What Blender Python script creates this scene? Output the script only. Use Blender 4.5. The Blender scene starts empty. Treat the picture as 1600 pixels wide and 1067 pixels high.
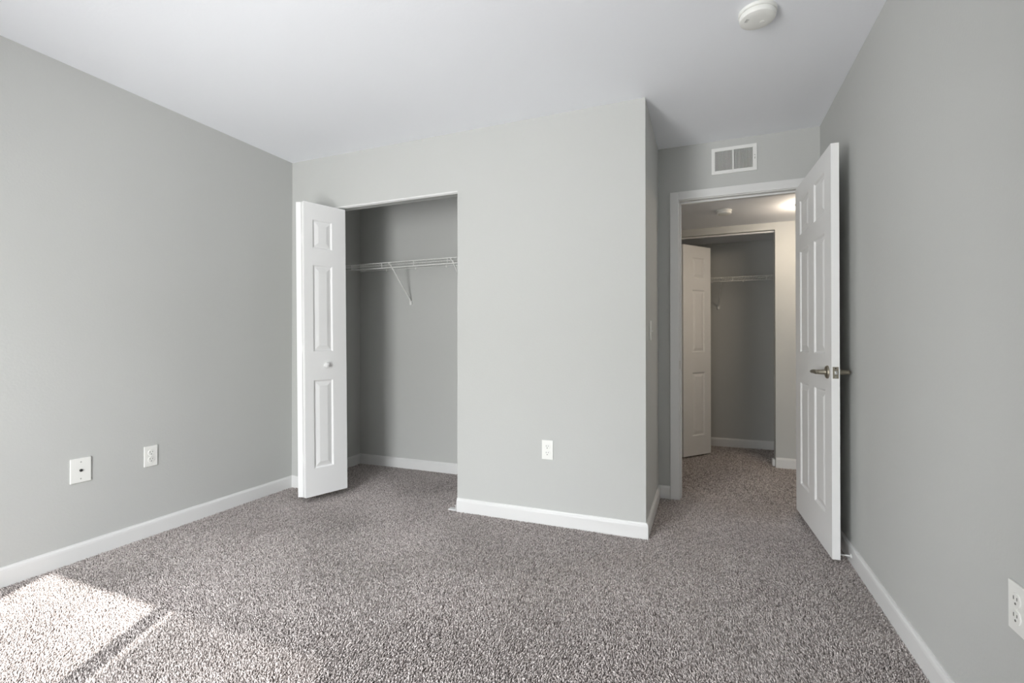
import bpy, bmesh, math, random
import numpy as np
from mathutils import Vector, Matrix

scene = bpy.context.scene
COL = scene.collection
random.seed(7)

# ------------------------------------------------------------------ camera
cam_data = bpy.data.cameras.new("camera")
cam = bpy.data.objects.new("camera", cam_data)
COL.objects.link(cam)
cam_data.sensor_width = 36.0
cam_data.lens = 749.04 * 36.0 / 1600.0
cam_data.clip_start = 0.02
cam.location = (2.8946, -2.7386, 1.0712)
cam.rotation_euler = (math.pi / 2 + 0.0053, 0.0003, 0.3828)
scene.camera = cam

# ------------------------------------------------------------------ daylight
SKY_STRENGTH = 5.0
SUN_STRENGTH = 2.2
scene.view_settings.view_transform = 'Standard'
scene.view_settings.look = 'None'
scene.view_settings.gamma = 1.0
scene.view_settings.use_curve_mapping = False
scene.view_settings.exposure = 2.52

world = bpy.data.worlds.new("daylight")
scene.world = world
world.use_nodes = True
wt = world.node_tree
wt.nodes.clear()
w_out = wt.nodes.new("ShaderNodeOutputWorld")
w_bg = wt.nodes.new("ShaderNodeBackground")
w_co = wt.nodes.new("ShaderNodeTexCoord")
w_sep = wt.nodes.new("ShaderNodeSeparateXYZ")
w_map = wt.nodes.new("ShaderNodeMapRange")
w_map.inputs[1].default_value = -1.0
w_map.inputs[2].default_value = 1.0
w_ramp = wt.nodes.new("ShaderNodeValToRGB")
# pale ground, a duller horizon band added to even the wall light, bright sky
w_ramp.color_ramp.elements[0].position = 0.41
w_ramp.color_ramp.elements[0].color = (0.74, 0.745, 0.74, 1)
w_ramp.color_ramp.elements[1].position = 0.66
w_ramp.color_ramp.elements[1].color = (1.02, 1.05, 1.09, 1)
_e = w_ramp.color_ramp.elements.new(0.46)
_e.color = (0.63, 0.64, 0.63, 1)
_e = w_ramp.color_ramp.elements.new(0.60)
_e.color = (0.63, 0.64, 0.63, 1)
wt.links.new(w_co.outputs["Generated"], w_sep.inputs[0])
wt.links.new(w_sep.outputs[2], w_map.inputs[0])
wt.links.new(w_map.outputs[0], w_ramp.inputs[0])
wt.links.new(w_ramp.outputs[0], w_bg.inputs[0])
w_bg.inputs[1].default_value = SKY_STRENGTH
wt.links.new(w_bg.outputs[0], w_out.inputs[0])

SUN_AZ, SUN_EL = math.radians(24.0), math.radians(41.3)
sun_data = bpy.data.lights.new("sun", 'SUN')
sun_data.energy = SUN_STRENGTH
sun_data.angle = math.radians(0.53)
sun_data.color = (1.0, 0.97, 0.93)
sun = bpy.data.objects.new("sun", sun_data)
COL.objects.link(sun)
sun_dir = Vector((-math.sin(SUN_AZ) * math.cos(SUN_EL), math.cos(SUN_AZ) * math.cos(SUN_EL), -math.sin(SUN_EL)))
sun.rotation_euler = sun_dir.to_track_quat('-Z', 'Y').to_euler()
sun.location = (4, -8, 6)

# room measures (metres): closet wall face y=0, left wall face x=0
H = 2.44          # bedroom ceiling
HH = 2.134        # dropped hall ceiling
W = 2.59          # outside corner of the closet block
D = 0.775         # alcove back wall face
D1 = 0.89         # its hall side
R = 3.568         # right wall
REAR = -3.40
CO0, CO1, COZ = 0.200, 1.412, 2.064          # bedroom closet opening
EO0, EO1, EOZ = 2.731, 3.492, 2.062          # bedroom doorway
HW, HW1 = 1.997, 2.11                        # hall closet wall
HO0, HO1, HOZ = 2.69, 3.464, 2.070           # hall closet opening
HB = 2.775                                   # hall closet back wall
WIN = (0.89, 2.69, 0.0, 2.06)

portal_data = bpy.data.lights.new("window_portal", 'AREA')
portal_data.shape = 'RECTANGLE'
portal_data.size = WIN[1] - WIN[0]
portal_data.size_y = WIN[3] - WIN[2]
portal_data.cycles.is_portal = True
portal = bpy.data.objects.new("window_portal", portal_data)
COL.objects.link(portal)
portal.location = ((WIN[0] + WIN[1]) / 2, REAR - 0.17, (WIN[2] + WIN[3]) / 2)
portal.rotation_euler = Vector((0, 1, 0)).to_track_quat('-Z', 'Z').to_euler()

scene.cycles.max_bounces = 14
scene.cycles.diffuse_bounces = 10
scene.cycles.sample_clamp_indirect = 6.0


# ------------------------------------------------------------------ materials
def srgb(r, g, b):
    f = lambda v: (v / 12.92 if v <= 0.04045 else ((v + 0.055) / 1.055) ** 2.4)
    return (f(r / 255), f(g / 255), f(b / 255), 1)


def mat(name, color, rough=0.6, metallic=0.0, spec=0.5, bump=0.0, bump_scale=300.0, var=0.0, var_scale=3.0):
    m = bpy.data.materials.new(name)
    m.use_nodes = True
    nt = m.node_tree
    b = nt.nodes["Principled BSDF"]
    b.inputs["Base Color"].default_value = color
    b.inputs["Roughness"].default_value = rough
    b.inputs["Metallic"].default_value = metallic
    b.inputs["Specular IOR Level"].default_value = spec
    co = nt.nodes.new("ShaderNodeTexCoord")
    if var > 0:
        n = nt.nodes.new("ShaderNodeTexNoise")
        n.inputs["Scale"].default_value = var_scale
        n.inputs["Detail"].default_value = 4
        mx = nt.nodes.new("ShaderNodeMix")
        mx.data_type = 'RGBA'
        mx.inputs[6].default_value = tuple(c * (1 - var) for c in color[:3]) + (1,)
        mx.inputs[7].default_value = tuple(min(1, c * (1 + var)) for c in color[:3]) + (1,)
        nt.links.new(co.outputs["Object"], n.inputs["Vector"])
        nt.links.new(n.outputs[0], mx.inputs[0])
        nt.links.new(mx.outputs[2], b.inputs["Base Color"])
    if bump > 0:
        n2 = nt.nodes.new("ShaderNodeTexNoise")
        n2.inputs["Scale"].default_value = bump_scale
        n2.inputs["Detail"].default_value = 3
        bp = nt.nodes.new("ShaderNodeBump")
        bp.inputs["Strength"].default_value = bump
        bp.inputs["Distance"].default_value = 0.002
        nt.links.new(co.outputs["Object"], n2.inputs["Vector"])
        nt.links.new(n2.outputs[0], bp.inputs["Height"])
        nt.links.new(bp.outputs[0], b.inputs["Normal"])
    return m


M_WALL = mat("grey_wall_paint", (0.528, 0.534, 0.519, 1), 0.75, spec=0.25, bump=0.25, bump_scale=90, var=0.012, var_scale=2.0)
M_CEIL = mat("white_ceiling_paint", (0.865, 0.88, 0.915, 1), 0.9, spec=0.1, bump=0.2, bump_scale=70)
M_TRIM = mat("white_trim_paint", (0.735, 0.735, 0.728, 1), 0.38, spec=0.45, bump=0.06, bump_scale=40)
M_DOOR = mat("white_door_paint", (0.845, 0.845, 0.84, 1), 0.42, spec=0.45, bump=0.05, bump_scale=120)
M_PLASTIC = mat("white_plastic", (0.83, 0.83, 0.80, 1), 0.35, spec=0.5)
M_DARK = mat("dark_slot", (0.02, 0.02, 0.02, 1), 0.6)
M_SLOT = mat("outlet_slot", (0.16, 0.16, 0.15, 1), 0.6)
M_GREYPL = mat("grey_screw", (0.42, 0.42, 0.40, 1), 0.4)
M_WIRE = mat("white_coated_wire", (0.80, 0.80, 0.78, 1), 0.35, spec=0.5)
M_VENT = mat("white_enamel", (0.80, 0.80, 0.78, 1), 0.4)
M_VDARK = mat("duct_shade", (0.05, 0.05, 0.05, 1), 0.8)  # near-black colour for the shade behind the vent slats
M_NICKEL = mat("aged_nickel", (0.36, 0.33, 0.27, 1), 0.48, metallic=1.0)
M_STEEL = mat("galvanised_steel", (0.55, 0.55, 0.54, 1), 0.4, metallic=0.8)
M_VINYL = mat("white_vinyl", (0.80, 0.80, 0.79, 1), 0.4)
M_RUBBER = mat("white_rubber", (0.75, 0.75, 0.72, 1), 0.6)
M_BACK = mat("carpet_backing", srgb(140, 132, 128), 0.95, spec=0.1)


def carpet_material():
    m = bpy.data.materials.new("carpet_pile")
    m.use_nodes = True
    nt = m.node_tree
    b = nt.nodes["Principled BSDF"]
    b.inputs["Roughness"].default_value = 0.95
    b.inputs["Specular IOR Level"].default_value = 0.1
    geo = nt.nodes.new("ShaderNodeNewGeometry")
    ramp = nt.nodes.new("ShaderNodeValToRGB")
    cr = ramp.color_ramp
    cr.elements[0].position = 0.0
    cr.elements[0].color = (0.25, 0.219, 0.206, 1)
    cr.elements[1].position = 1.0
    cr.elements[1].color = (0.78, 0.722, 0.698, 1)
    e = cr.elements.new(0.4)
    e.color = (0.47, 0.426, 0.407, 1)
    e = cr.elements.new(0.75)
    e.color = (0.63, 0.577, 0.555, 1)
    nt.links.new(geo.outputs["Random Per Island"], ramp.inputs[0])
    nt.links.new(ramp.outputs[0], b.inputs["Base Color"])
    return m


M_CARPET = carpet_material()


def glass_material():
    m = bpy.data.materials.new("clear_window_glass")
    m.use_nodes = True
    nt = m.node_tree
    nt.nodes.clear()
    o = nt.nodes.new("ShaderNodeOutputMaterial")
    mix = nt.nodes.new("ShaderNodeMixShader")
    tr = nt.nodes.new("ShaderNodeBsdfTransparent")
    gl = nt.nodes.new("ShaderNodeBsdfGlossy")
    gl.inputs["Roughness"].default_value = 0.02
    fr = nt.nodes.new("ShaderNodeFresnel")
    fr.inputs[0].default_value = 1.35
    nt.links.new(fr.outputs[0], mix.inputs[0])
    nt.links.new(tr.outputs[0], mix.inputs[1])
    nt.links.new(gl.outputs[0], mix.inputs[2])
    nt.links.new(mix.outputs[0], o.inputs[0])
    return m


def screen_material():
    m = bpy.data.materials.new("insect_mesh")
    m.use_nodes = True
    nt = m.node_tree
    nt.nodes.clear()
    o = nt.nodes.new("ShaderNodeOutputMaterial")
    mix = nt.nodes.new("ShaderNodeMixShader")
    tr = nt.nodes.new("ShaderNodeBsdfTransparent")
    df = nt.nodes.new("ShaderNodeBsdfDiffuse")
    df.inputs[0].default_value = (0.06, 0.06, 0.06, 1)
    mix.inputs[0].default_value = 0.60
    nt.links.new(tr.outputs[0], mix.inputs[1])
    nt.links.new(df.outputs[0], mix.inputs[2])
    nt.links.new(mix.outputs[0], o.inputs[0])
    return m


def lamp_material(strength):
    m = bpy.data.materials.new("lit_lamp_glass")
    m.use_nodes = True
    b = m.node_tree.nodes["Principled BSDF"]
    b.inputs["Base Color"].default_value = (0.8, 0.78, 0.72, 1)
    b.inputs["Emission Color"].default_value = (1.0, 0.84, 0.66, 1)
    b.inputs["Emission Strength"].default_value = strength
    return m


# ------------------------------------------------------------------ mesh helpers
class MB:
    """collects shapes, then links them as one mesh object"""

    def __init__(self):
        self.bm = bmesh.new()

    def box(self, x0, x1, y0, y1, z0, z1, bevel=0.0, seg=2):
        tmp = bmesh.new()
        vs = [tmp.verts.new((x, y, z)) for x in (x0, x1) for y in (y0, y1) for z in (z0, z1)]
        for f in ((0, 1, 3, 2), (4, 6, 7, 5), (0, 4, 5, 1), (2, 3, 7, 6), (0, 2, 6, 4), (1, 5, 7, 3)):
            tmp.faces.new([vs[i] for i in f])
        bmesh.ops.recalc_face_normals(tmp, faces=tmp.faces)
        if bevel > 0:
            bmesh.ops.bevel(tmp, geom=list(tmp.edges), offset=bevel, segments=seg, affect='EDGES', profile=0.6)
        self._merge(tmp)
        return self

    def _merge(self, tmp, M=None):
        if M is not None:
            bmesh.ops.transform(tmp, matrix=M, verts=tmp.verts)
        me = bpy.data.meshes.new("tmp")
        tmp.to_mesh(me)
        tmp.free()
        self.bm.from_mesh(me)
        bpy.data.meshes.remove(me)

    def lathe(self, prof, origin=(0, 0, 0), axis=(0, 0, 1), n=40):
        """prof: list of (radius, height) along the axis"""
        tmp = bmesh.new()
        rings = []
        for r, h in prof:
            if r < 1e-6:
                rings.append([tmp.verts.new((0, 0, h))])
            else:
                rings.append([tmp.verts.new((r * math.cos(2 * math.pi * k / n), r * math.sin(2 * math.pi * k / n), h)) for k in range(n)])
        for a, b in zip(rings, rings[1:]):
            for k in range(n):
                k2 = (k + 1) % n
                if len(a) == 1 and len(b) == 1:
                    continue
                if len(a) == 1:
                    tmp.faces.new((a[0], b[k], b[k2]))
                elif len(b) == 1:
                    tmp.faces.new((a[k], a[k2], b[0]))
                else:
                    tmp.faces.new((a[k], a[k2], b[k2], b[k]))
        bmesh.ops.recalc_face_normals(tmp, faces=tmp.faces)
        q = Vector((0, 0, 1)).rotation_difference(Vector(axis).normalized())
        self._merge(tmp, Matrix.Translation(origin) @ q.to_matrix().to_4x4())
        return self

    def tube(self, pts, r, n=8, caps=True):
        pts = [Vector(p) for p in pts]
        tmp = bmesh.new()
        rings = []
        up = None
        for i, p in enumerate(pts):
            if i == 0:
                t = pts[1] - pts[0]
            elif i == len(pts) - 1:
                t = pts[-1] - pts[-2]
            else:
                t = (pts[i + 1] - p).normalized() + (p - pts[i - 1]).normalized()
            t.normalize()
            if up is None:
                up = t.orthogonal().normalized()
            up = (up - t * up.dot(t)).normalized()
            s = t.cross(up)
            rr = r[i] if isinstance(r, (list, tuple)) else r
            rings.append([tmp.verts.new(p + (up * math.cos(2 * math.pi * k / n) + s * math.sin(2 * math.pi * k / n)) * rr) for k in range(n)])
        for a, b in zip(rings, rings[1:]):
            for k in range(n):
                tmp.faces.new((a[k], a[(k + 1) % n], b[(k + 1) % n], b[k]))
        if caps:
            tmp.faces.new(rings[0])
            tmp.faces.new(rings[-1])
        bmesh.ops.recalc_face_normals(tmp, faces=tmp.faces)
        self._merge(tmp)
        return self

    def profile(self, prof, p0, p1, normal, m0=0, m1=0):
        """extrudes a closed outline (out, up) from p0 to p1; 'normal' is the room-side direction"""
        tmp = bmesh.new()
        n = Vector(normal)
        d = (Vector(p1) - Vector(p0)).normalized()
        ra = [tmp.verts.new(Vector(p0) + n * a - d * (a * m0) + Vector((0, 0, b))) for a, b in prof]
        rb = [tmp.verts.new(Vector(p1) + n * a + d * (a * m1) + Vector((0, 0, b))) for a, b in prof]
        k = len(prof)
        for i in range(k):
            tmp.faces.new((ra[i], ra[(i + 1) % k], rb[(i + 1) % k], rb[i]))
        tmp.faces.new(ra)
        tmp.faces.new(rb)
        bmesh.ops.recalc_face_normals(tmp, faces=tmp.faces)
        self._merge(tmp)
        return self

    def transform(self, M):
        bmesh.ops.transform(self.bm, matrix=M, verts=self.bm.verts)
        return self

    def build(self, name, material, parent=None, smooth=False, mats=None):
        me = bpy.data.meshes.new(name)
        self.bm.to_mesh(me)
        self.bm.free()
        o = bpy.data.objects.new(name, me)
        me.materials.append(material)
        if smooth:
            for p in me.polygons:
                p.use_smooth = True
            try:
                me.set_sharp_from_angle(angle=math.radians(38))
            except Exception:
                pass
        COL.objects.link(o)
        if parent is not None:
            o.parent = parent
        return o


def tag(o, label, cat, group=None, kind=None):
    o["label"] = label
    o["category"] = cat
    if group:
        o["group"] = group
    if kind:
        o["kind"] = kind
    return o


def empty(name, loc, rz=0.0):
    o = bpy.data.objects.new(name, None)
    o.empty_display_size = 0.05
    o.location = loc
    o.rotation_euler = (0, 0, rz)
    COL.objects.link(o)
    return o


def copy_tree(o, parent=None):
    c = o.copy()
    COL.objects.link(c)
    if parent is not None:
        c.parent = parent
    for ch in [x for x in bpy.data.objects if x.parent == o]:
        copy_tree(ch, c)
    return c


def struct(mb, name, m, label, cat):
    o = mb.build(name, m)
    return tag(o, label, cat, kind='structure')


# ------------------------------------------------------------------ room shell
T = 0.115
struct(MB().box(-0.15, 4.95, REAR - 0.15, HB + 0.12, -0.16, -0.012), "floor", M_BACK,
       "grey carpeted floor running from the bedroom into both closets and the hall", "floor")

struct(MB().box(-0.15, R + 0.15, REAR - 0.15, D1, H, H + 0.12), "ceiling", M_CEIL,
       "white painted bedroom ceiling with the large smoke detector", "ceiling")
hc = MB().box(1.55, 4.95, D1, HB + 0.12, HH, HH + 0.1)
struct(hc, "ceiling_hall", M_CEIL, "lower white hall ceiling seen through the open doorway", "ceiling")

struct(MB().box(-0.15, 0, REAR - 0.15, D1, -0.05, H), "wall_left", M_WALL,
       "long grey wall on the left with two white wall plates", "wall")
struct(MB().box(R, R + 0.15, REAR - 0.15, D, -0.05, H), "wall_right", M_WALL,
       "grey wall on the right behind the open white door", "wall")
# closet wall (front), with the closet opening; its right end is the outside corner
f = MB()
f.box(0, CO0, 0, T, -0.05, H)
f.box(CO1, W, 0, T, -0.05, H)
f.box(CO0, CO1, 0, T, COZ, H)
struct(f, "wall_front", M_WALL, "pale grey wall facing the camera with the open closet in it", "wall")
struct(MB().box(W - T, W, T, D, -0.05, H), "wall_alcove", M_WALL,
       "short grey side wall with the light switch, turning into the door alcove", "wall")
e = MB()
e.box(0, EO0 - 0.018, D, D1, -0.05, H)
e.box(EO1 + 0.018, R + 0.15, D, D1, -0.05, H)
e.box(EO0 - 0.018, EO1 + 0.018, D, D1, EOZ + 0.018, H)
struct(e, "wall_entry", M_WALL, "grey wall around the doorway under the vent, also the closet back", "wall")
r = MB()
r.box(-0.15, WIN[0], REAR - 0.15, REAR, -0.05, H)
r.box(WIN[1], R + 0.15, REAR - 0.15, REAR, -0.05, H)
r.box(WIN[0], WIN[1], REAR - 0.15, REAR, -0.05, WIN[2] - 0.001)
r.box(WIN[0], WIN[1], REAR - 0.15, REAR, WIN[3], H)
struct(r, "wall_rear", M_WALL, "grey rear wall with the wide glass door behind the camera", "wall")
# hall
h = MB()
h.box(1.55, HO0, HW, HW1, -0.05, HH)
h.box(HO1, 4.95, HW, HW1, -0.05, HH)
h.box(HO0, HO1, HW, HW1, HOZ, HH)
struct(h, "wall_hall", M_WALL, "lamp-lit hall wall around the hall closet opening", "wall")
struct(MB().box(2.15, 3.95, HB, HB + 0.12, -0.05, HH), "wall_hall_closet", M_WALL,
       "dark grey back wall of the hall closet behind the wire shelf", "wall")
struct(MB().box(2.15, 2.27, HW1, HB, -0.05, HH), "wall_hall_closet_left", M_WALL, "left end wall inside the hall closet", "wall")
struct(MB().box(3.83, 3.95, HW1, HB, -0.05, HH), "wall_hall_closet_right", M_WALL, "right end wall inside the hall closet", "wall")
struct(MB().box(1.45, 1.55, D1, HB + 0.12, -0.05, HH), "wall_hall_left", M_WALL, "far left end wall of the hall", "wall")
struct(MB().box(4.85, 4.95, D1, HB + 0.12, -0.05, HH), "wall_hall_right", M_WALL, "far right end wall of the hall", "wall")
struct(MB().box(R + 0.15, 4.95, D, D1, -0.05, HH), "wall_hall_near", M_WALL, "near side wall of the hall beyond the bedroom", "wall")

# ------------------------------------------------------------------ baseboards
BH = 0.083
BB = [(0, -0.011), (0.013, -0.011), (0.013, BH - 0.020), (0.0115, BH - 0.011), (0.008, BH - 0.006), (0.0065, BH - 0.001), (0.004, BH), (0, BH)]


def baseboard(name, runs, label):
    b = MB()
    for run in runs:
        b.profile(BB, *run)
    o = b.build(name, M_TRIM)
    return tag(o, label, "baseboard", kind='structure')


baseboard("baseboard_left", [((0, REAR, 0), (0, 0, 0), (1, 0, 0))], "white baseboard along the foot of the long left wall")
baseboard("baseboard_right", [((R, REAR, 0), (R, D, 0), (-1, 0, 0))], "white baseboard along the right wall running behind the open door")
baseboard("baseboard_front", [((CO1, 0, 0), (W, 0, 0), (0, -1, 0), 0, 1)], "white baseboard under the closet wall right of the closet opening")
baseboard("baseboard_stub", [((0, 0, 0), (CO0, 0, 0), (0, -1, 0))], "short white baseboard left of the folded closet door")
baseboard("baseboard_alcove", [((W, 0, 0), (W, D, 0), (1, 0, 0), 1, 0)], "white baseboard below the light switch wall in the alcove")
baseboard("baseboard_entry", [((W, D, 0), (EO0 - 0.064, D, 0), (0, -1, 0))], "tiny white baseboard left of the doorway casing")
baseboard("baseboard_closet", [((0, D, 0), (W - T, D, 0), (0, -1, 0)), ((0, T, 0), (0, D, 0), (1, 0, 0)), ((W - T, T, 0), (W - T, D, 0), (-1, 0, 0))],
          "white baseboard around the inside of the bedroom closet")
baseboard("baseboard_hall", [((HO1, HW, 0), (4.85, HW, 0), (0, -1, 0)), ((1.55, HW, 0), (HO0, HW, 0), (0, -1, 0))],
          "white baseboard on the hall wall right of the hall closet")
baseboard("baseboard_hall_closet", [((2.27, HB, 0), (3.83, HB, 0), (0, -1, 0)), ((2.27, HW1, 0), (2.27, HB, 0), (1, 0, 0)), ((3.83, HW1, 0), (3.83, HB, 0), (-1, 0, 0))],
          "white baseboard on the back wall of the dark hall closet")
baseboard("baseboard_rear", [((0, REAR, 0), (WIN[0] - 0.01, REAR, 0), (0, 1, 0)), ((WIN[1] + 0.01, REAR, 0), (R, REAR, 0), (0, 1, 0))], "white baseboard on the rear wall either side of the glass door")

# ------------------------------------------------------------------ carpet pile
def carpet():
    rng = np.random.default_rng(3)
    F_, C_ = 0.0056, 0.0085      # fine pitch where the floor is looked at closely, coarser elsewhere
    areas = [(0.014, R - 0.014, -2.15, -0.014, F_), (0.014, R - 0.014, REAR + 0.014, -2.15, C_),
             (0.014, W - T - 0.014, T, D - 0.014, F_), (CO0, CO1, -0.014, T, F_),
             (W + 0.014, R - 0.014, -0.014, D - 0.014, F_), (EO0 + 0.001, EO1 - 0.001, D - 0.014, D1, F_),
             (2.0, 4.4, D1, HW - 0.014, C_), (HO0, HO1, HW - 0.014, HW1, C_), (2.3, 3.81, HW1, HB - 0.014, C_)]
    xs, ys, ps = [], [], []
    for x0, x1, y0, y1, P in areas:
        nx, ny = max(1, int(round((x1 - x0) / P))), max(1, int(round((y1 - y0) / P)))
        gx, gy = np.meshgrid((np.arange(nx) + .5) / nx * (x1 - x0) + x0, (np.arange(ny) + .5) / ny * (y1 - y0) + y0)
        xs.append(gx.ravel())
        ys.append(gy.ravel())
        ps.append(np.full(nx * ny, P))
    P = np.concatenate(ps)
    x = np.concatenate(xs)
    y = np.concatenate(ys)
    n = len(x)
    x = x + rng.uniform(-.45, .45, n) * P
    y = y + rng.uniform(-.45, .45, n) * P

    def field(seed):
        g = np.random.default_rng(seed)
        v = np.zeros(n)
        for k in range(9):
            a = g.uniform(0, 2 * math.pi)
            fr = g.uniform(2.0, 11.0)
            v += np.sin((x * math.cos(a) + y * math.sin(a)) * fr + g.uniform(0, 6.28)) / 3
        return v
    lx = field(1) * 0.0036 + rng.normal(0, 0.0030, n)
    ly = field(2) * 0.0044 + rng.normal(0, 0.0030, n)
    hgt = rng.uniform(0.0095, 0.0135, n)
    rad = rng.uniform(0.42, 0.62, n) * P
    ang = rng.uniform(0, 2 * math.pi, n)
    V = np.zeros((n, 7, 3), np.float32)
    for k in range(3):
        a = ang + k * 2 * math.pi / 3
        V[:, k, 0] = x + rad * np.cos(a)
        V[:, k, 1] = y + rad * np.sin(a)
        V[:, k, 2] = -0.0122
        a2 = a + 0.7
        V[:, 3 + k, 0] = x + lx * 0.55 + rad * 1.05 * np.cos(a2)
        V[:, 3 + k, 1] = y + ly * 0.55 + rad * 1.05 * np.sin(a2)
        V[:, 3 + k, 2] = -0.0122 + hgt * 0.66
    V[:, 6, 0] = x + lx
    V[:, 6, 1] = y + ly
    V[:, 6, 2] = -0.0122 + hgt
    tri = []
    for k in range(3):
        k2 = (k + 1) % 3
        tri += [(k, k2, 3 + k2), (k, 3 + k2, 3 + k), (3 + k, 3 + k2, 6)]
    tri = np.array(tri, np.int32)
    F = (tri[None] + (np.arange(n, dtype=np.int32) * 7)[:, None, None]).reshape(-1)
    me = bpy.data.meshes.new("carpet_pile")
    me.vertices.add(n * 7)
    me.vertices.foreach_set("co", V.ravel())
    me.loops.add(len(F))
    me.loops.foreach_set("vertex_index", F)
    me.polygons.add(len(F) // 3)
    me.polygons.foreach_set("loop_start", np.arange(0, len(F), 3, dtype=np.int32))
    me.update(calc_edges=True)
    me.materials.append(M_CARPET)
    o = bpy.data.objects.new("carpet_pile", me)
    COL.objects.link(o)
    tag(o, "speckled grey-brown cut carpet pile covering all the floors", "carpet", kind='stuff')


carpet()

# ------------------------------------------------------------------ window behind the camera
def window():
    x0, x1, z0, z1 = WIN
    yo = REAR - 0.148
    root = empty("window_1", ((x0 + x1) / 2, REAR, z0))
    tag(root, "wide white sliding glass door with one screened half on the rear wall", "glass door", kind='structure')
    M = Matrix.Translation((-(x0 + x1) / 2, -REAR, -z0))
    fr = MB()
    yf0, yf1 = yo, yo + 0.045
    fr.box(x0, x0 + 0.062, yf0, yf1, z0, z1)
    fr.box(x1 - 0.062, x1, yf0, yf1, z0, z1)
    fr.box(x0 + 0.062, x1 - 0.062, yf0, yf1, z1 - 0.058, z1)
    fr.box(x0 + 0.062, x1 - 0.062, yf0, yf1, z0, z0 + 0.058)
    fr.box(1.735, 1.808, yf0, yf1, z0 + 0.058, z1 - 0.058)
    fr.transform(M).build("window_frame", M_VINYL, root)
    yg = yo + 0.02
    MB().box(x0 + 0.062, 1.735, yg, yg + 0.004, z0 + 0.058, z1 - 0.058).transform(M).build("pane", glass_material(), root)
    MB().box(1.808, x1 - 0.062, yg, yg + 0.004, z0 + 0.058, z1 - 0.058).transform(M).build("pane", bpy.data.materials["clear_window_glass"], root)
    sc = MB()
    sc.box(1.846, x1 - 0.062, yg - 0.012, yg - 0.011, z0 + 0.058, z1 - 0.058)
    sc.transform(M).build("insect_screen", screen_material(), root)
    s = MB().box(x0 + 0.001, x1 - 0.001, yf1, REAR + 0.03, z0, z0 + 0.02, bevel=0.004)
    s.transform(M).build("window_sill", M_TRIM, root)


window()

# ------------------------------------------------------------------ doorway casing
def casing():
    j = MB()
    jx0, jx1, jz = EO0, EO1, EOZ
    y0, y1 = D - 0.001, D1 + 0.001
    # jamb boards and stops
    j.box(jx0 - 0.018, jx0, y0, y1, -0.011, jz + 0.018)
    j.box(jx1, jx1 + 0.018, y0, y1, -0.011, jz + 0.018)
    j.box(jx0, jx1, y0, y1, jz, jz + 0.018)
    j.box(jx0, jx0 + 0.011, D + 0.040, D + 0.074, -0.011, jz, bevel=0.002)
    j.box(jx1 - 0.011, jx1, D + 0.040, D + 0.074, -0.011, jz, bevel=0.002)
    j.box(jx0 + 0.011, jx1 - 0.011, D + 0.040, D + 0.074, jz - 0.011, jz, bevel=0.002)
    o = j.build("trim_1", M_TRIM)
    tag(o, "white jamb lining and stops of the bedroom doorway", "door jamb", kind='structure')
    c = MB()
    for sgn, yb in ((-1, D), (1, D1)):
        def bar(x0, x1, z0, z1):
            ya, yb2 = (yb - 0.014, yb) if sgn < 0 else (yb, yb + 0.014)
            c.box(x0, x1, ya, yb2, z0, z1, bevel=0.004)
        cw = 0.057
        bar(jx0 - 0.005 - cw, jx0 - 0.005, -0.011, jz + 0.005 + cw)
        bar(jx1 + 0.005, jx1 + 0.005 + cw, -0.011, jz + 0.005 + cw)
        bar(jx0 - 0.005, jx1 + 0.005, jz + 0.005, jz + 0.005 + cw)
    o = c.build("trim_2", M_TRIM)
    tag(o, "white flat casing boards framing the bedroom doorway", "door casing", kind='structure')
    s = MB()
    s.box(jx0 - 0.0005, jx0 + 0.0012, D + 0.008, D + 0.034, 0.897, 0.955)
    o = s.build("strike_plate", M_NICKEL)
    tag(o, "small metal strike plate on the left jamb of the doorway", "strike plate")


casing()

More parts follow.
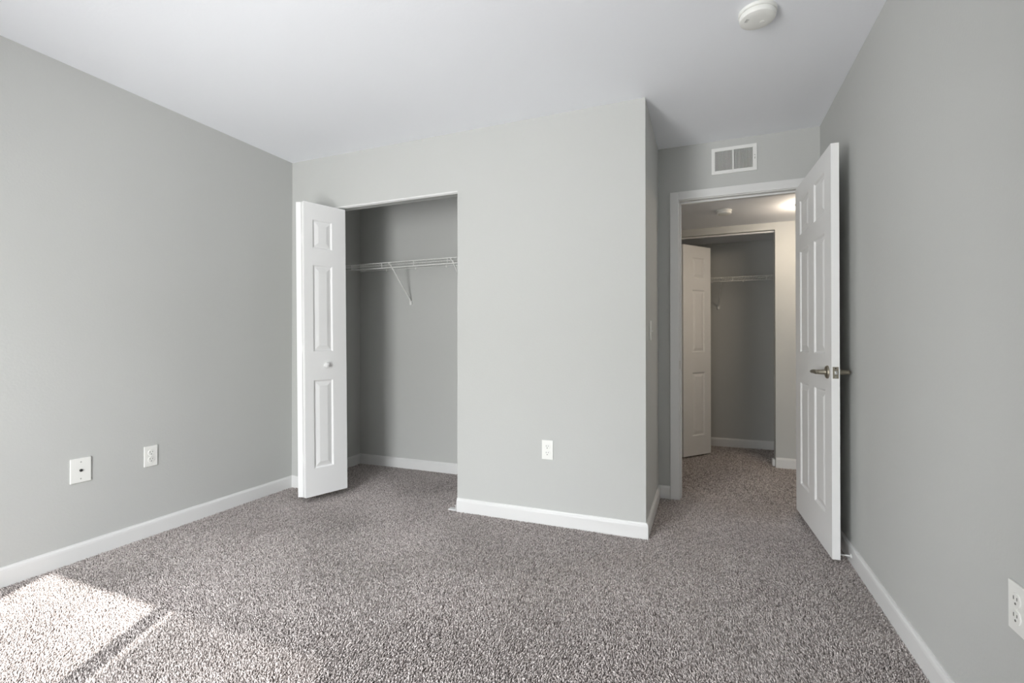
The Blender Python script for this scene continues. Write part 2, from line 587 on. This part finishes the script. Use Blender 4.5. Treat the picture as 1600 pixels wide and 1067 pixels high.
# ------------------------------------------------------------------ panelled doors
def panel_leaf(w, h, t, cols, rows, edge=0.0015):
    """slab from x 0..w, y 0..t, z 0..h with moulded raised panels on both faces"""
    mb = MB()
    bm = mb.bm
    xc = sorted({0, w, *[v for c in cols for v in c]})
    zc = sorted({0, h, *[v for q in rows for v in q]})
    rings = [(0.0, 0.0), (0.004, 0.0015), (0.010, 0.0085), (0.018, 0.0085), (0.040, 0.0025), (0.044, 0.0018)]
    for y, sgn in ((0, 1), (t, -1)):
        def quad(pts):
            vs = [bm.verts.new(p) for p in pts]
            bm.faces.new(vs if sgn > 0 else vs[::-1])
        for i in range(len(xc) - 1):
            for k in range(len(zc) - 1):
                xa, xb, za, zb = xc[i], xc[i + 1], zc[k], zc[k + 1]
                if any(abs(xa - c[0]) < 1e-6 for c in cols) and any(abs(za - q[0]) < 1e-6 for q in rows):
                    for (o1, d1), (o2, d2) in zip(rings, rings[1:]):
                        A = [(xa + o1, y + sgn * d1, za + o1), (xb - o1, y + sgn * d1, za + o1), (xb - o1, y + sgn * d1, zb - o1), (xa + o1, y + sgn * d1, zb - o1)]
                        B = [(xa + o2, y + sgn * d2, za + o2), (xb - o2, y + sgn * d2, za + o2), (xb - o2, y + sgn * d2, zb - o2), (xa + o2, y + sgn * d2, zb - o2)]
                        for m in range(4):
                            quad((A[m], A[(m + 1) % 4], B[(m + 1) % 4], B[m]))
                    quad(B)
                else:
                    quad([(xa, y, za), (xb, y, za), (xb, y, zb), (xa, y, zb)])
    for pts in ([(0, 0, 0), (0, t, 0), (w, t, 0), (w, 0, 0)], [(0, 0, h), (w, 0, h), (w, t, h), (0, t, h)]):
        bm.faces.new([bm.verts.new(p) for p in pts])
    for pts in ([(0, 0, 0), (0, 0, h), (0, t, h), (0, t, 0)], [(w, 0, 0), (w, t, 0), (w, t, h), (w, 0, h)]):
        bm.faces.new([bm.verts.new(p) for p in pts])
    bmesh.ops.remove_doubles(bm, verts=bm.verts, dist=1e-5)
    bmesh.ops.recalc_face_normals(bm, faces=bm.faces)
    return mb


def rows_for(h):
    return [(0.092 * h, 0.395 * h), (0.491 * h, 0.790 * h), (0.845 * h, 0.945 * h)]


# bedroom door, open against the right wall. Local: hinge edge x=0, latch edge x=w, face y=0 shows
def bedroom_door():
    w, h, t = 0.758, 2.024, 0.0345
    hinge = Vector((3.4305, 0.765, 0.026))
    latch = Vector((3.4655, 0.008, 0.026))
    d = (latch - hinge).normalized()
    root = empty("door_1", hinge, math.atan2(d.y, d.x))
    tag(root, "white six-panel bedroom door standing open near the right wall", "door", kind='structure')
    m = 0.112
    pw = (w - 3 * m) / 2
    # visible face looks to -x (room left): that is local -y after the turn
    panel_leaf(w, h, t, [(m, m + pw), (2 * m + pw, 2 * m + 2 * pw)], [(0.092 * h, 0.402 * h), (0.491 * h, 0.797 * h), (0.845 * h, 0.951 * h)]).build("door_panel", M_DOOR, root)
    zl, xl = 0.905, w - 0.062
    for sgn, y0 in ((-1, 0.0), (1, t)):
        ro = MB()
        ro.lathe([(0.0, 0), (0.0325, 0), (0.0325, 0.004), (0.030, 0.008), (0.024, 0.010), (0.0145, 0.012), (0.0125, 0.016), (0.0115, 0.044), (0, 0.044)],
                 origin=(xl, y0, zl), axis=(0, sgn, 0), n=32)
        hd = ro.build("lever_handle", M_NICKEL, root, smooth=True)
        hd["label"] = "aged nickel lever handle"
        lv = MB()
        yy = y0 + sgn * 0.050
        lv.tube([(xl + 0.0135, yy - sgn * 0.005, zl), (xl + 0.011, yy - sgn * 0.003, zl), (xl + 0.003, yy, zl), (xl - 0.03, yy + sgn * 0.003, zl + 0.001), (xl - 0.07, yy + sgn * 0.001, zl),
                 (xl - 0.105, yy - sgn * 0.004, zl - 0.003), (xl - 0.118, yy - sgn * 0.008, zl - 0.008)],
                [0.003, 0.0075, 0.0112, 0.0105, 0.009, 0.0085, 0.005], n=16)
        l = lv.build("lever", M_NICKEL, hd, smooth=True)
    lp = MB()
    lp.box(w - 0.0005, w + 0.0012, t / 2 - 0.0125, t / 2 + 0.0125, zl - 0.0285, zl + 0.0285, bevel=0.0005)
    p = lp.build("latch_plate", M_NICKEL, root)
    p["label"] = "brushed metal latch plate"
    MB().box(w + 0.001, w + 0.010, t / 2 - 0.006, t / 2 + 0.006, zl - 0.009, zl + 0.009, bevel=0.003).build("latch_bolt", M_STEEL, p)
    MB().lathe([(0, 0), (0.003, 0), (0.003, 0.0008), (0, 0.001)], origin=(w + 0.0011, t / 2, zl + 0.021), axis=(1, 0, 0), n=12).build("screw", M_DARK, p)
    MB().lathe([(0, 0), (0.003, 0), (0.003, 0.0008), (0, 0.001)], origin=(w + 0.0011, t / 2, zl - 0.021), axis=(1, 0, 0), n=12).build("screw", M_GREYPL, p)
    for zz in (0.20, 1.00, 1.80):
        MB().lathe([(0, 0), (0.006, 0), (0.006, 0.089), (0, 0.089)], origin=(-0.004, t + 0.005, zz), n=14).build("hinge", M_NICKEL, root, smooth=True)


bedroom_door()

# bedroom closet bifold, folded into the room at the left of the opening
def closet_bifold():
    w, h, t = 0.303, 1.996, 0.034
    apex = Vector((0.412, -0.270, 0.038))
    end = Vector((0.512, 0.014, 0.038))
    dB = (end - apex).normalized()
    root = empty("door_2", (apex.x, apex.y, 0.038))
    root.rotation_euler = (0.004, -0.009, 0)
    tag(root, "white narrow two-leaf bifold closet door folded out into the bedroom", "door", kind='structure')
    B = panel_leaf(w, h, t, [(0.060, 0.203)], rows_for(h))
    lb = B.build("door_leaf", M_DOOR, root)
    lb.location = (0, 0, 0)
    lb.rotation_euler = (0, 0, math.atan2(dB.y, dB.x))
    lb["label"] = "leading leaf with the round knob"
    kn = MB()
    kn.lathe([(0, 0), (0.012, 0), (0.010, 0.004), (0.011, 0.008), (0.0175, 0.012), (0.0195, 0.017), (0.0178, 0.023), (0.011, 0.027), (0, 0.0285)],
             origin=(0.148, 0.0, 0.886), axis=(0, -1, 0), n=28)
    kn.build("knob", M_DOOR, lb, smooth=True)
    # second leaf, hinged to the jamb, its end edge showing beside the leading leaf
    A = panel_leaf(w, h, t, [(w - 0.205, w - 0.064)], rows_for(h))
    la = A.build("door_leaf", M_DOOR, root)
    nrm = Vector((-dB.y, dB.x, 0))          # away from the shown face
    start = nrm * (t + 0.004)
    dA = Vector((-0.398, 0.917, 0)).normalized()
    la.rotation_euler = (0, 0, math.atan2(dA.y, dA.x) )
    la.location = start
    la["label"] = "jamb-side leaf seen on its edge"
    for zz in (0.22, 0.97, 1.72):
        MB().lathe([(0, 0), (0.004, 0), (0.004, 0.06), (0, 0.06)], origin=(start.x * 0.95, start.y * 0.95 - 0.001, zz), n=12).build("hinge", M_DOOR, root, smooth=True)


closet_bifold()

tr = MB()
tr.box(CO0, CO1, 0.002, 0.004, COZ - 0.011, COZ)
tr.box(CO0, CO1, 0.027, 0.029, COZ - 0.011, COZ)
tr.box(CO0, CO1, 0.004, 0.027, COZ - 0.003, COZ)
tag(tr.build("door_track", M_TRIM), "white metal sliding track under the head of the bedroom closet opening", "door track")


def pivot_bracket(loc, label, flip=1):
    root = empty("pivot_bracket", loc)
    tag(root, label, "bracket", "floor pivot brackets of the closet doors")
    MB().box(-0.055, 0, -0.018, 0.018, -0.004, 0.004, bevel=0.0015).build("foot_plate", M_TRIM, root)
    MB().box(-0.004, 0, -0.018, 0.018, 0.004, 0.035, bevel=0.0012).build("wall_plate", M_TRIM, root)


pivot_bracket((CO1 - 0.001, -0.002, 0.006), "small white bracket on the carpet at the right edge of the bedroom closet")

# hall closet door leaf folded into the hall closet
def hall_bifold():
    w, h, t = 0.385, 1.995, 0.034
    a = Vector((2.706, 2.022, 0.012))
    b = Vector((2.948, 2.325, 0.012))
    d = (b - a).normalized()
    root = empty("door_3", a, math.atan2(d.y, d.x))
    tag(root, "cream-looking three-panel closet door leaf standing ajar beyond the hall", "door", kind='structure')
    panel_leaf(w, h, t, [(0.125, 0.300)], rows_for(h)).build("door_leaf", M_DOOR, root)


hall_bifold()
tr = MB()
tr.box(HO0, HO1, HW + 0.044, HW + 0.046, HOZ - 0.011, HOZ)
tr.box(HO0, HO1, HW + 0.069, HW + 0.071, HOZ - 0.011, HOZ)
tr.box(HO0, HO1, HW + 0.046, HW + 0.069, HOZ - 0.003, HOZ)
tag(tr.build("door_track", M_TRIM), "door track under the head of the hall closet opening", "door track")
hb = MB()
hb.box(-0.022, 0, -0.02, 0.045, -0.006, 0.055, bevel=0.006)
o = hb.build("pivot_bracket", M_TRIM)
o.location = (HO1, HW + 0.05, 0.004)
tag(o, "small white floor bracket at the right jamb of the dark hall closet", "bracket", "floor pivot brackets of the closet doors")

# ------------------------------------------------------------------ wire shelves
def wire_shelf(x0, x1, yf, yb, zt, zb, posts, braces, brace_z, label, brace_dx=0.0):
    root = empty("wire_shelf", (x0, yb, zt))
    tag(root, label, "shelf", "white wire closet shelves")
    M = Matrix.Translation((-x0, -yb, -zt))
    r_ = 0.0032
    fr = MB()
    fr.tube([(x0, yf, zt), (x1, yf, zt)], r_)
    fr.tube([(x0, yf, zb), (x1, yf, zb)], r_)
    for px in posts:
        fr.tube([(px, yf, zt), (px, yf, zb)], r_ * 0.95, n=6)
    fr.transform(M).build("front_lip", M_WIRE, root)
    dk = MB()
    n = int((x1 - x0) / 0.0254)
    for k in range(n + 1):
        px = x0 + (x1 - x0) * k / n
        dk.tube([(px, yf, zt + 0.003), (px, yb - 0.002, zt + 0.003)], 0.0012, n=5, caps=False)
    for yy in (yf + 0.10, yf + 0.2, yb - 0.006):
        dk.tube([(x0, yy, zt - 0.001), (x1, yy, zt - 0.001)], 0.003)
    dk.transform(M).build("wire_deck", M_WIRE, root)
    for bx in braces:
        b = MB()
        top = Vector((bx, yf + 0.004, zt - 0.002))
        bot = Vector((bx + brace_dx, yb - 0.012, brace_z))
        b.tube([top + Vector((0, -0.006, -0.012)), top, top * 0.5 + bot * 0.5, bot], 0.006, n=8)
        bo = b.transform(M).build("brace", M_WIRE, root)
        c = MB()
        c.box(bot.x - 0.011, bot.x + 0.011, yb - 0.015, yb, brace_z - 0.030, brace_z + 0.008, bevel=0.003)
        co = c.transform(M).build("brace_clip", M_WIRE, bo)
    cl = posts[0] + 0.12
    k = 0
    while cl < x1 and k < 6:
        b = MB()
        b.box(cl - 0.007, cl + 0.007, yb - 0.012, yb, zt - 0.014, zt + 0.006, bevel=0.002)
        b.transform(M).build("wall_clip", M_WIRE, root)
        cl += 0.30
        k += 1


wire_shelf(0.004, W - T - 0.004, 0.455, D, 1.726, 1.683, [0.174 + 0.302 * k for k in range(8)], [0.545, 1.11, 1.70, 2.2], 1.438,
           "white wire shelf with slanting braces in the bedroom closet")
wire_shelf(2.274, 3.826, 2.45, HB, 1.730, 1.692, [3.147 - 0.302 * k for k in (2, 1, 0)] + [3.147 + 0.299, 3.745], [3.045, 2.45, 3.66], 1.468,
           "white wire shelf inside the dark hall closet beyond the doorway", brace_dx=-0.018)

# ------------------------------------------------------------------ wall plates
def outlet():
    """duplex outlet facing local -y, centred on the origin"""
    root = empty("wall_outlet", (0, 0, 0))
    MB().box(-0.035, 0.035, -0.006, 0, -0.057, 0.057, bevel=0.0025).build("cover_plate", M_PLASTIC, root)
    for zc in (0.0195, -0.0195):
        s = MB()
        s.lathe([(0, 0), (0.0172, 0), (0.0172, 0.0018), (0.0164, 0.0024), (0, 0.0024)], origin=(0, -0.006, zc), axis=(0, -1, 0), n=28)
        so = s.build("socket", M_PLASTIC, root)
        q = MB()
        q.box(-0.0076, -0.0054, -0.0092, -0.0080, zc + 0.000, zc + 0.0085)
        q.box(0.0054, 0.0076, -0.0092, -0.0080, zc + 0.001, zc + 0.0080)
        q.lathe([(0, 0), (0.0028, 0), (0.0028, 0.0010), (0, 0.0010)], origin=(0, -0.0082, zc - 0.0078), axis=(0, -1, 0), n=12)
        q.build("slots", M_SLOT, so)
    MB().lathe([(0, 0), (0.0032, 0), (0.0028, 0.001), (0, 0.0012)], origin=(0, -0.006, 0), axis=(0, -1, 0), n=14).build("screw", M_PLASTIC, root)
    return root


G = "duplex outlets on the bedroom walls"
o1 = outlet()
o1.location = (2.021, 0, 0.440)
tag(o1, "white outlet on the pale closet wall right of the closet", "outlet", G)
o2 = copy_tree(o1)
o2.location = (0, -0.994, 0.443)
o2.rotation_euler = (0, 0, math.pi / 2)
o2["label"] = "white outlet on the left wall nearer the bifold door"
o3 = copy_tree(o1)
o3.location = (R, -1.271, 0.458)
o3.rotation_euler = (0, 0, -math.pi / 2)
o3["label"] = "white outlet on the right wall cut by the photo edge"

cx_ = empty("cable_plate", (0, -1.321, 0.4425), math.pi / 2)
tag(cx_, "wide white cover plate with a small black jack on the left wall", "wall plate")
MB().box(-0.0435, 0.0435, -0.007, 0, -0.0605, 0.0605, bevel=0.003).build("cover_plate", M_PLASTIC, cx_)
j = MB().lathe([(0, 0), (0.0068, 0), (0.0068, 0.002), (0.0045, 0.0045), (0.0045, 0.007), (0, 0.007)], origin=(0.0, -0.0068, 0.0), axis=(0, -1, 0), n=18)
jk = j.build("jack", M_DARK, cx_)
jk["label"] = "black cable jack"
for zz in (0.0415, -0.0415):
    s_ = MB().lathe([(0, 0), (0.0036, 0), (0.0030, 0.0012), (0, 0.0014)], origin=(0.0, -0.0068, zz), axis=(0, -1, 0), n=14)
    s_.build("screw", M_GREYPL, cx_)

sw = empty("light_switch", (W, 0.222, 1.152), math.pi / 2)
tag(sw, "white toggle light switch on the narrow alcove side wall", "light switch")
MB().box(-0.035, 0.035, -0.006, 0, -0.0585, 0.0585, bevel=0.0025).build("cover_plate", M_PLASTIC, sw)
tg = MB().box(-0.0048, 0.0048, -0.019, -0.004, -0.009, 0.003, bevel=0.002)
tg.build("toggle", M_PLASTIC, sw)
for zz in (0.030, -0.030):
    MB().lathe([(0, 0), (0.0032, 0), (0.0028, 0.001), (0, 0.0012)], origin=(0, -0.006, zz), axis=(0, -1, 0), n=14).build("screw", M_PLASTIC, sw)

# ------------------------------------------------------------------ vent above the doorway
def vent():
    x0, x1, z0, z1 = 2.938, 3.214, 2.213, 2.389
    root = empty("air_vent", ((x0 + x1) / 2, D, (z0 + z1) / 2))
    tag(root, "white slatted metal vent high on the wall over the doorway", "vent")
    hw, hh = (x1 - x0) / 2, (z1 - z0) / 2
    ix0, ix1, iz = -hw + 0.022, hw - 0.026, hh - 0.023
    f_ = MB()
    f_.box(-hw, ix0, -0.009, 0, -hh, hh, bevel=0.003)
    f_.box(ix1, hw, -0.009, 0, -hh, hh, bevel=0.003)
    f_.box(ix0 - 0.003, ix1 + 0.003, -0.009, 0, iz, hh, bevel=0.003)
    f_.box(ix0 - 0.003, ix1 + 0.003, -0.009, 0, -hh, -iz, bevel=0.003)
    mid = (ix0 + ix1) / 2 - 0.004
    f_.box(mid - 0.0035, mid + 0.0035, -0.008, 0, -iz - 0.002, iz + 0.002)
    f_.build("vent_frame", M_VENT, root)
    MB().box(ix0 - 0.002, ix1 + 0.002, -0.0012, -0.0002, -iz - 0.002, iz + 0.002).build("duct_shade_sheet", M_VDARK, root)  # flat dark sheet on the wall, painted as the shade inside the duct
    for a, b, tilt in ((ix0, mid - 0.0035, 0.20), (mid + 0.0035, ix1, -0.50)):
        n = 14
        for k in range(n):
            px = a + (b - a) * (k + 0.5) / n
            s_ = MB().box(-0.0013, 0.0013, -0.0042, 0.0036, -iz - 0.001, iz + 0.001)
            s_.transform(Matrix.Translation((px, -0.0047, 0)) @ Matrix.Rotation(tilt, 4, 'Z'))
            s_.build("slat", M_VENT, root)
    lv = MB().box(hw - 0.016, hw - 0.012, -0.020, -0.008, -0.014, -0.004, bevel=0.001)
    lv.build("damper_lever", M_GREYPL, root)
    MB().lathe([(0, 0), (0.0034, 0), (0.003, 0.001), (0, 0.0014)], origin=(hw - 0.014, -0.009, 0.012), axis=(0, -1, 0), n=12).build("screw", M_GREYPL, root)
    MB().lathe([(0, 0), (0.0034, 0), (0.003, 0.001), (0, 0.0014)], origin=(-hw + 0.011, -0.009, 0.0), axis=(0, -1, 0), n=12).build("screw", M_VENT, root)


vent()

# ------------------------------------------------------------------ smoke detectors
def detector(name, loc, rad, label, z_turn):
    root = empty(name, loc, z_turn)
    tag(root, label, "smoke detector", "round white smoke detectors on the ceilings")
    k = rad / 0.072
    MB().lathe([(0, 0), (0.072 * k, 0), (0.072 * k, -0.010 * k), (0.069 * k, -0.013 * k), (0, -0.013 * k)], n=48).build("base_ring", M_PLASTIC, root, smooth=True)
    MB().lathe([(0.060 * k, -0.013 * k), (0.066 * k, -0.0135 * k), (0.066 * k, -0.017 * k), (0.0685 * k, -0.0175 * k), (0.0685 * k, -0.028 * k), (0.066 * k, -0.034 * k),
                (0.058 * k, -0.038 * k), (0.040 * k, -0.0405 * k), (0.018 * k, -0.0415 * k), (0, -0.0415 * k)], n=48).build("cover", M_PLASTIC, root, smooth=True)
    g = MB()
    for q in range(3):
        g.box(-0.050 * k + q * 0.0045 * k, -0.048 * k + q * 0.0045 * k, -0.012 * k, 0.008 * k, -0.0405 * k, -0.036 * k)
    g.build("sounder_slots", M_GREYPL, root)
    MB().lathe([(0, 0), (0.010 * k, 0), (0.010 * k, -0.0015 * k), (0.008 * k, -0.0022 * k), (0, -0.0022 * k)], origin=(0.020 * k, 0.0, -0.0410 * k), n=24).build("test_button", M_PLASTIC, root, smooth=True)


detector("smoke_detector", (3.098, -0.535, H), 0.072, "larger white smoke detector on the bedroom ceiling", 0.38)
detector("smoke_detector", (3.036, 1.43, HH), 0.058, "smaller white smoke detector on the hall ceiling beyond the doorway", 0.2)

# ------------------------------------------------------------------ hall lamp
def hall_lamp():
    root = empty("ceiling_lamp", (3.66, 1.44, HH))
    tag(root, "lit round ceiling lamp in the hall peeking past the door edge", "lamp")
    MB().lathe([(0, 0), (0.125, 0), (0.125, -0.012), (0.115, -0.020), (0, -0.020)], n=48).build("lamp_base", M_VENT, root, smooth=True)
    MB().lathe([(0.110, -0.020), (0.116, -0.030), (0.112, -0.050), (0.090, -0.075), (0.050, -0.090), (0, -0.095)], n=48).build("lamp_shade", lamp_material(8.0), root, smooth=True)


hall_lamp()

# ------------------------------------------------------------------ door stop
ds = empty("door_stop", (R - 0.013, 0.055, 0.036))
tag(ds, "thin white door stop on the right baseboard behind the open door", "door stop")
MB().lathe([(0, 0), (0.010, 0), (0.010, 0.004), (0.004, 0.007), (0.0035, 0.048), (0, 0.048)], axis=(-1, 0, 0), n=18).build("rod", M_TRIM, ds, smooth=True)
MB().lathe([(0, 0.048), (0.006, 0.048), (0.0065, 0.054), (0.005, 0.058), (0, 0.058)], axis=(-1, 0, 0), n=18).build("tip", M_RUBBER, ds, smooth=True)
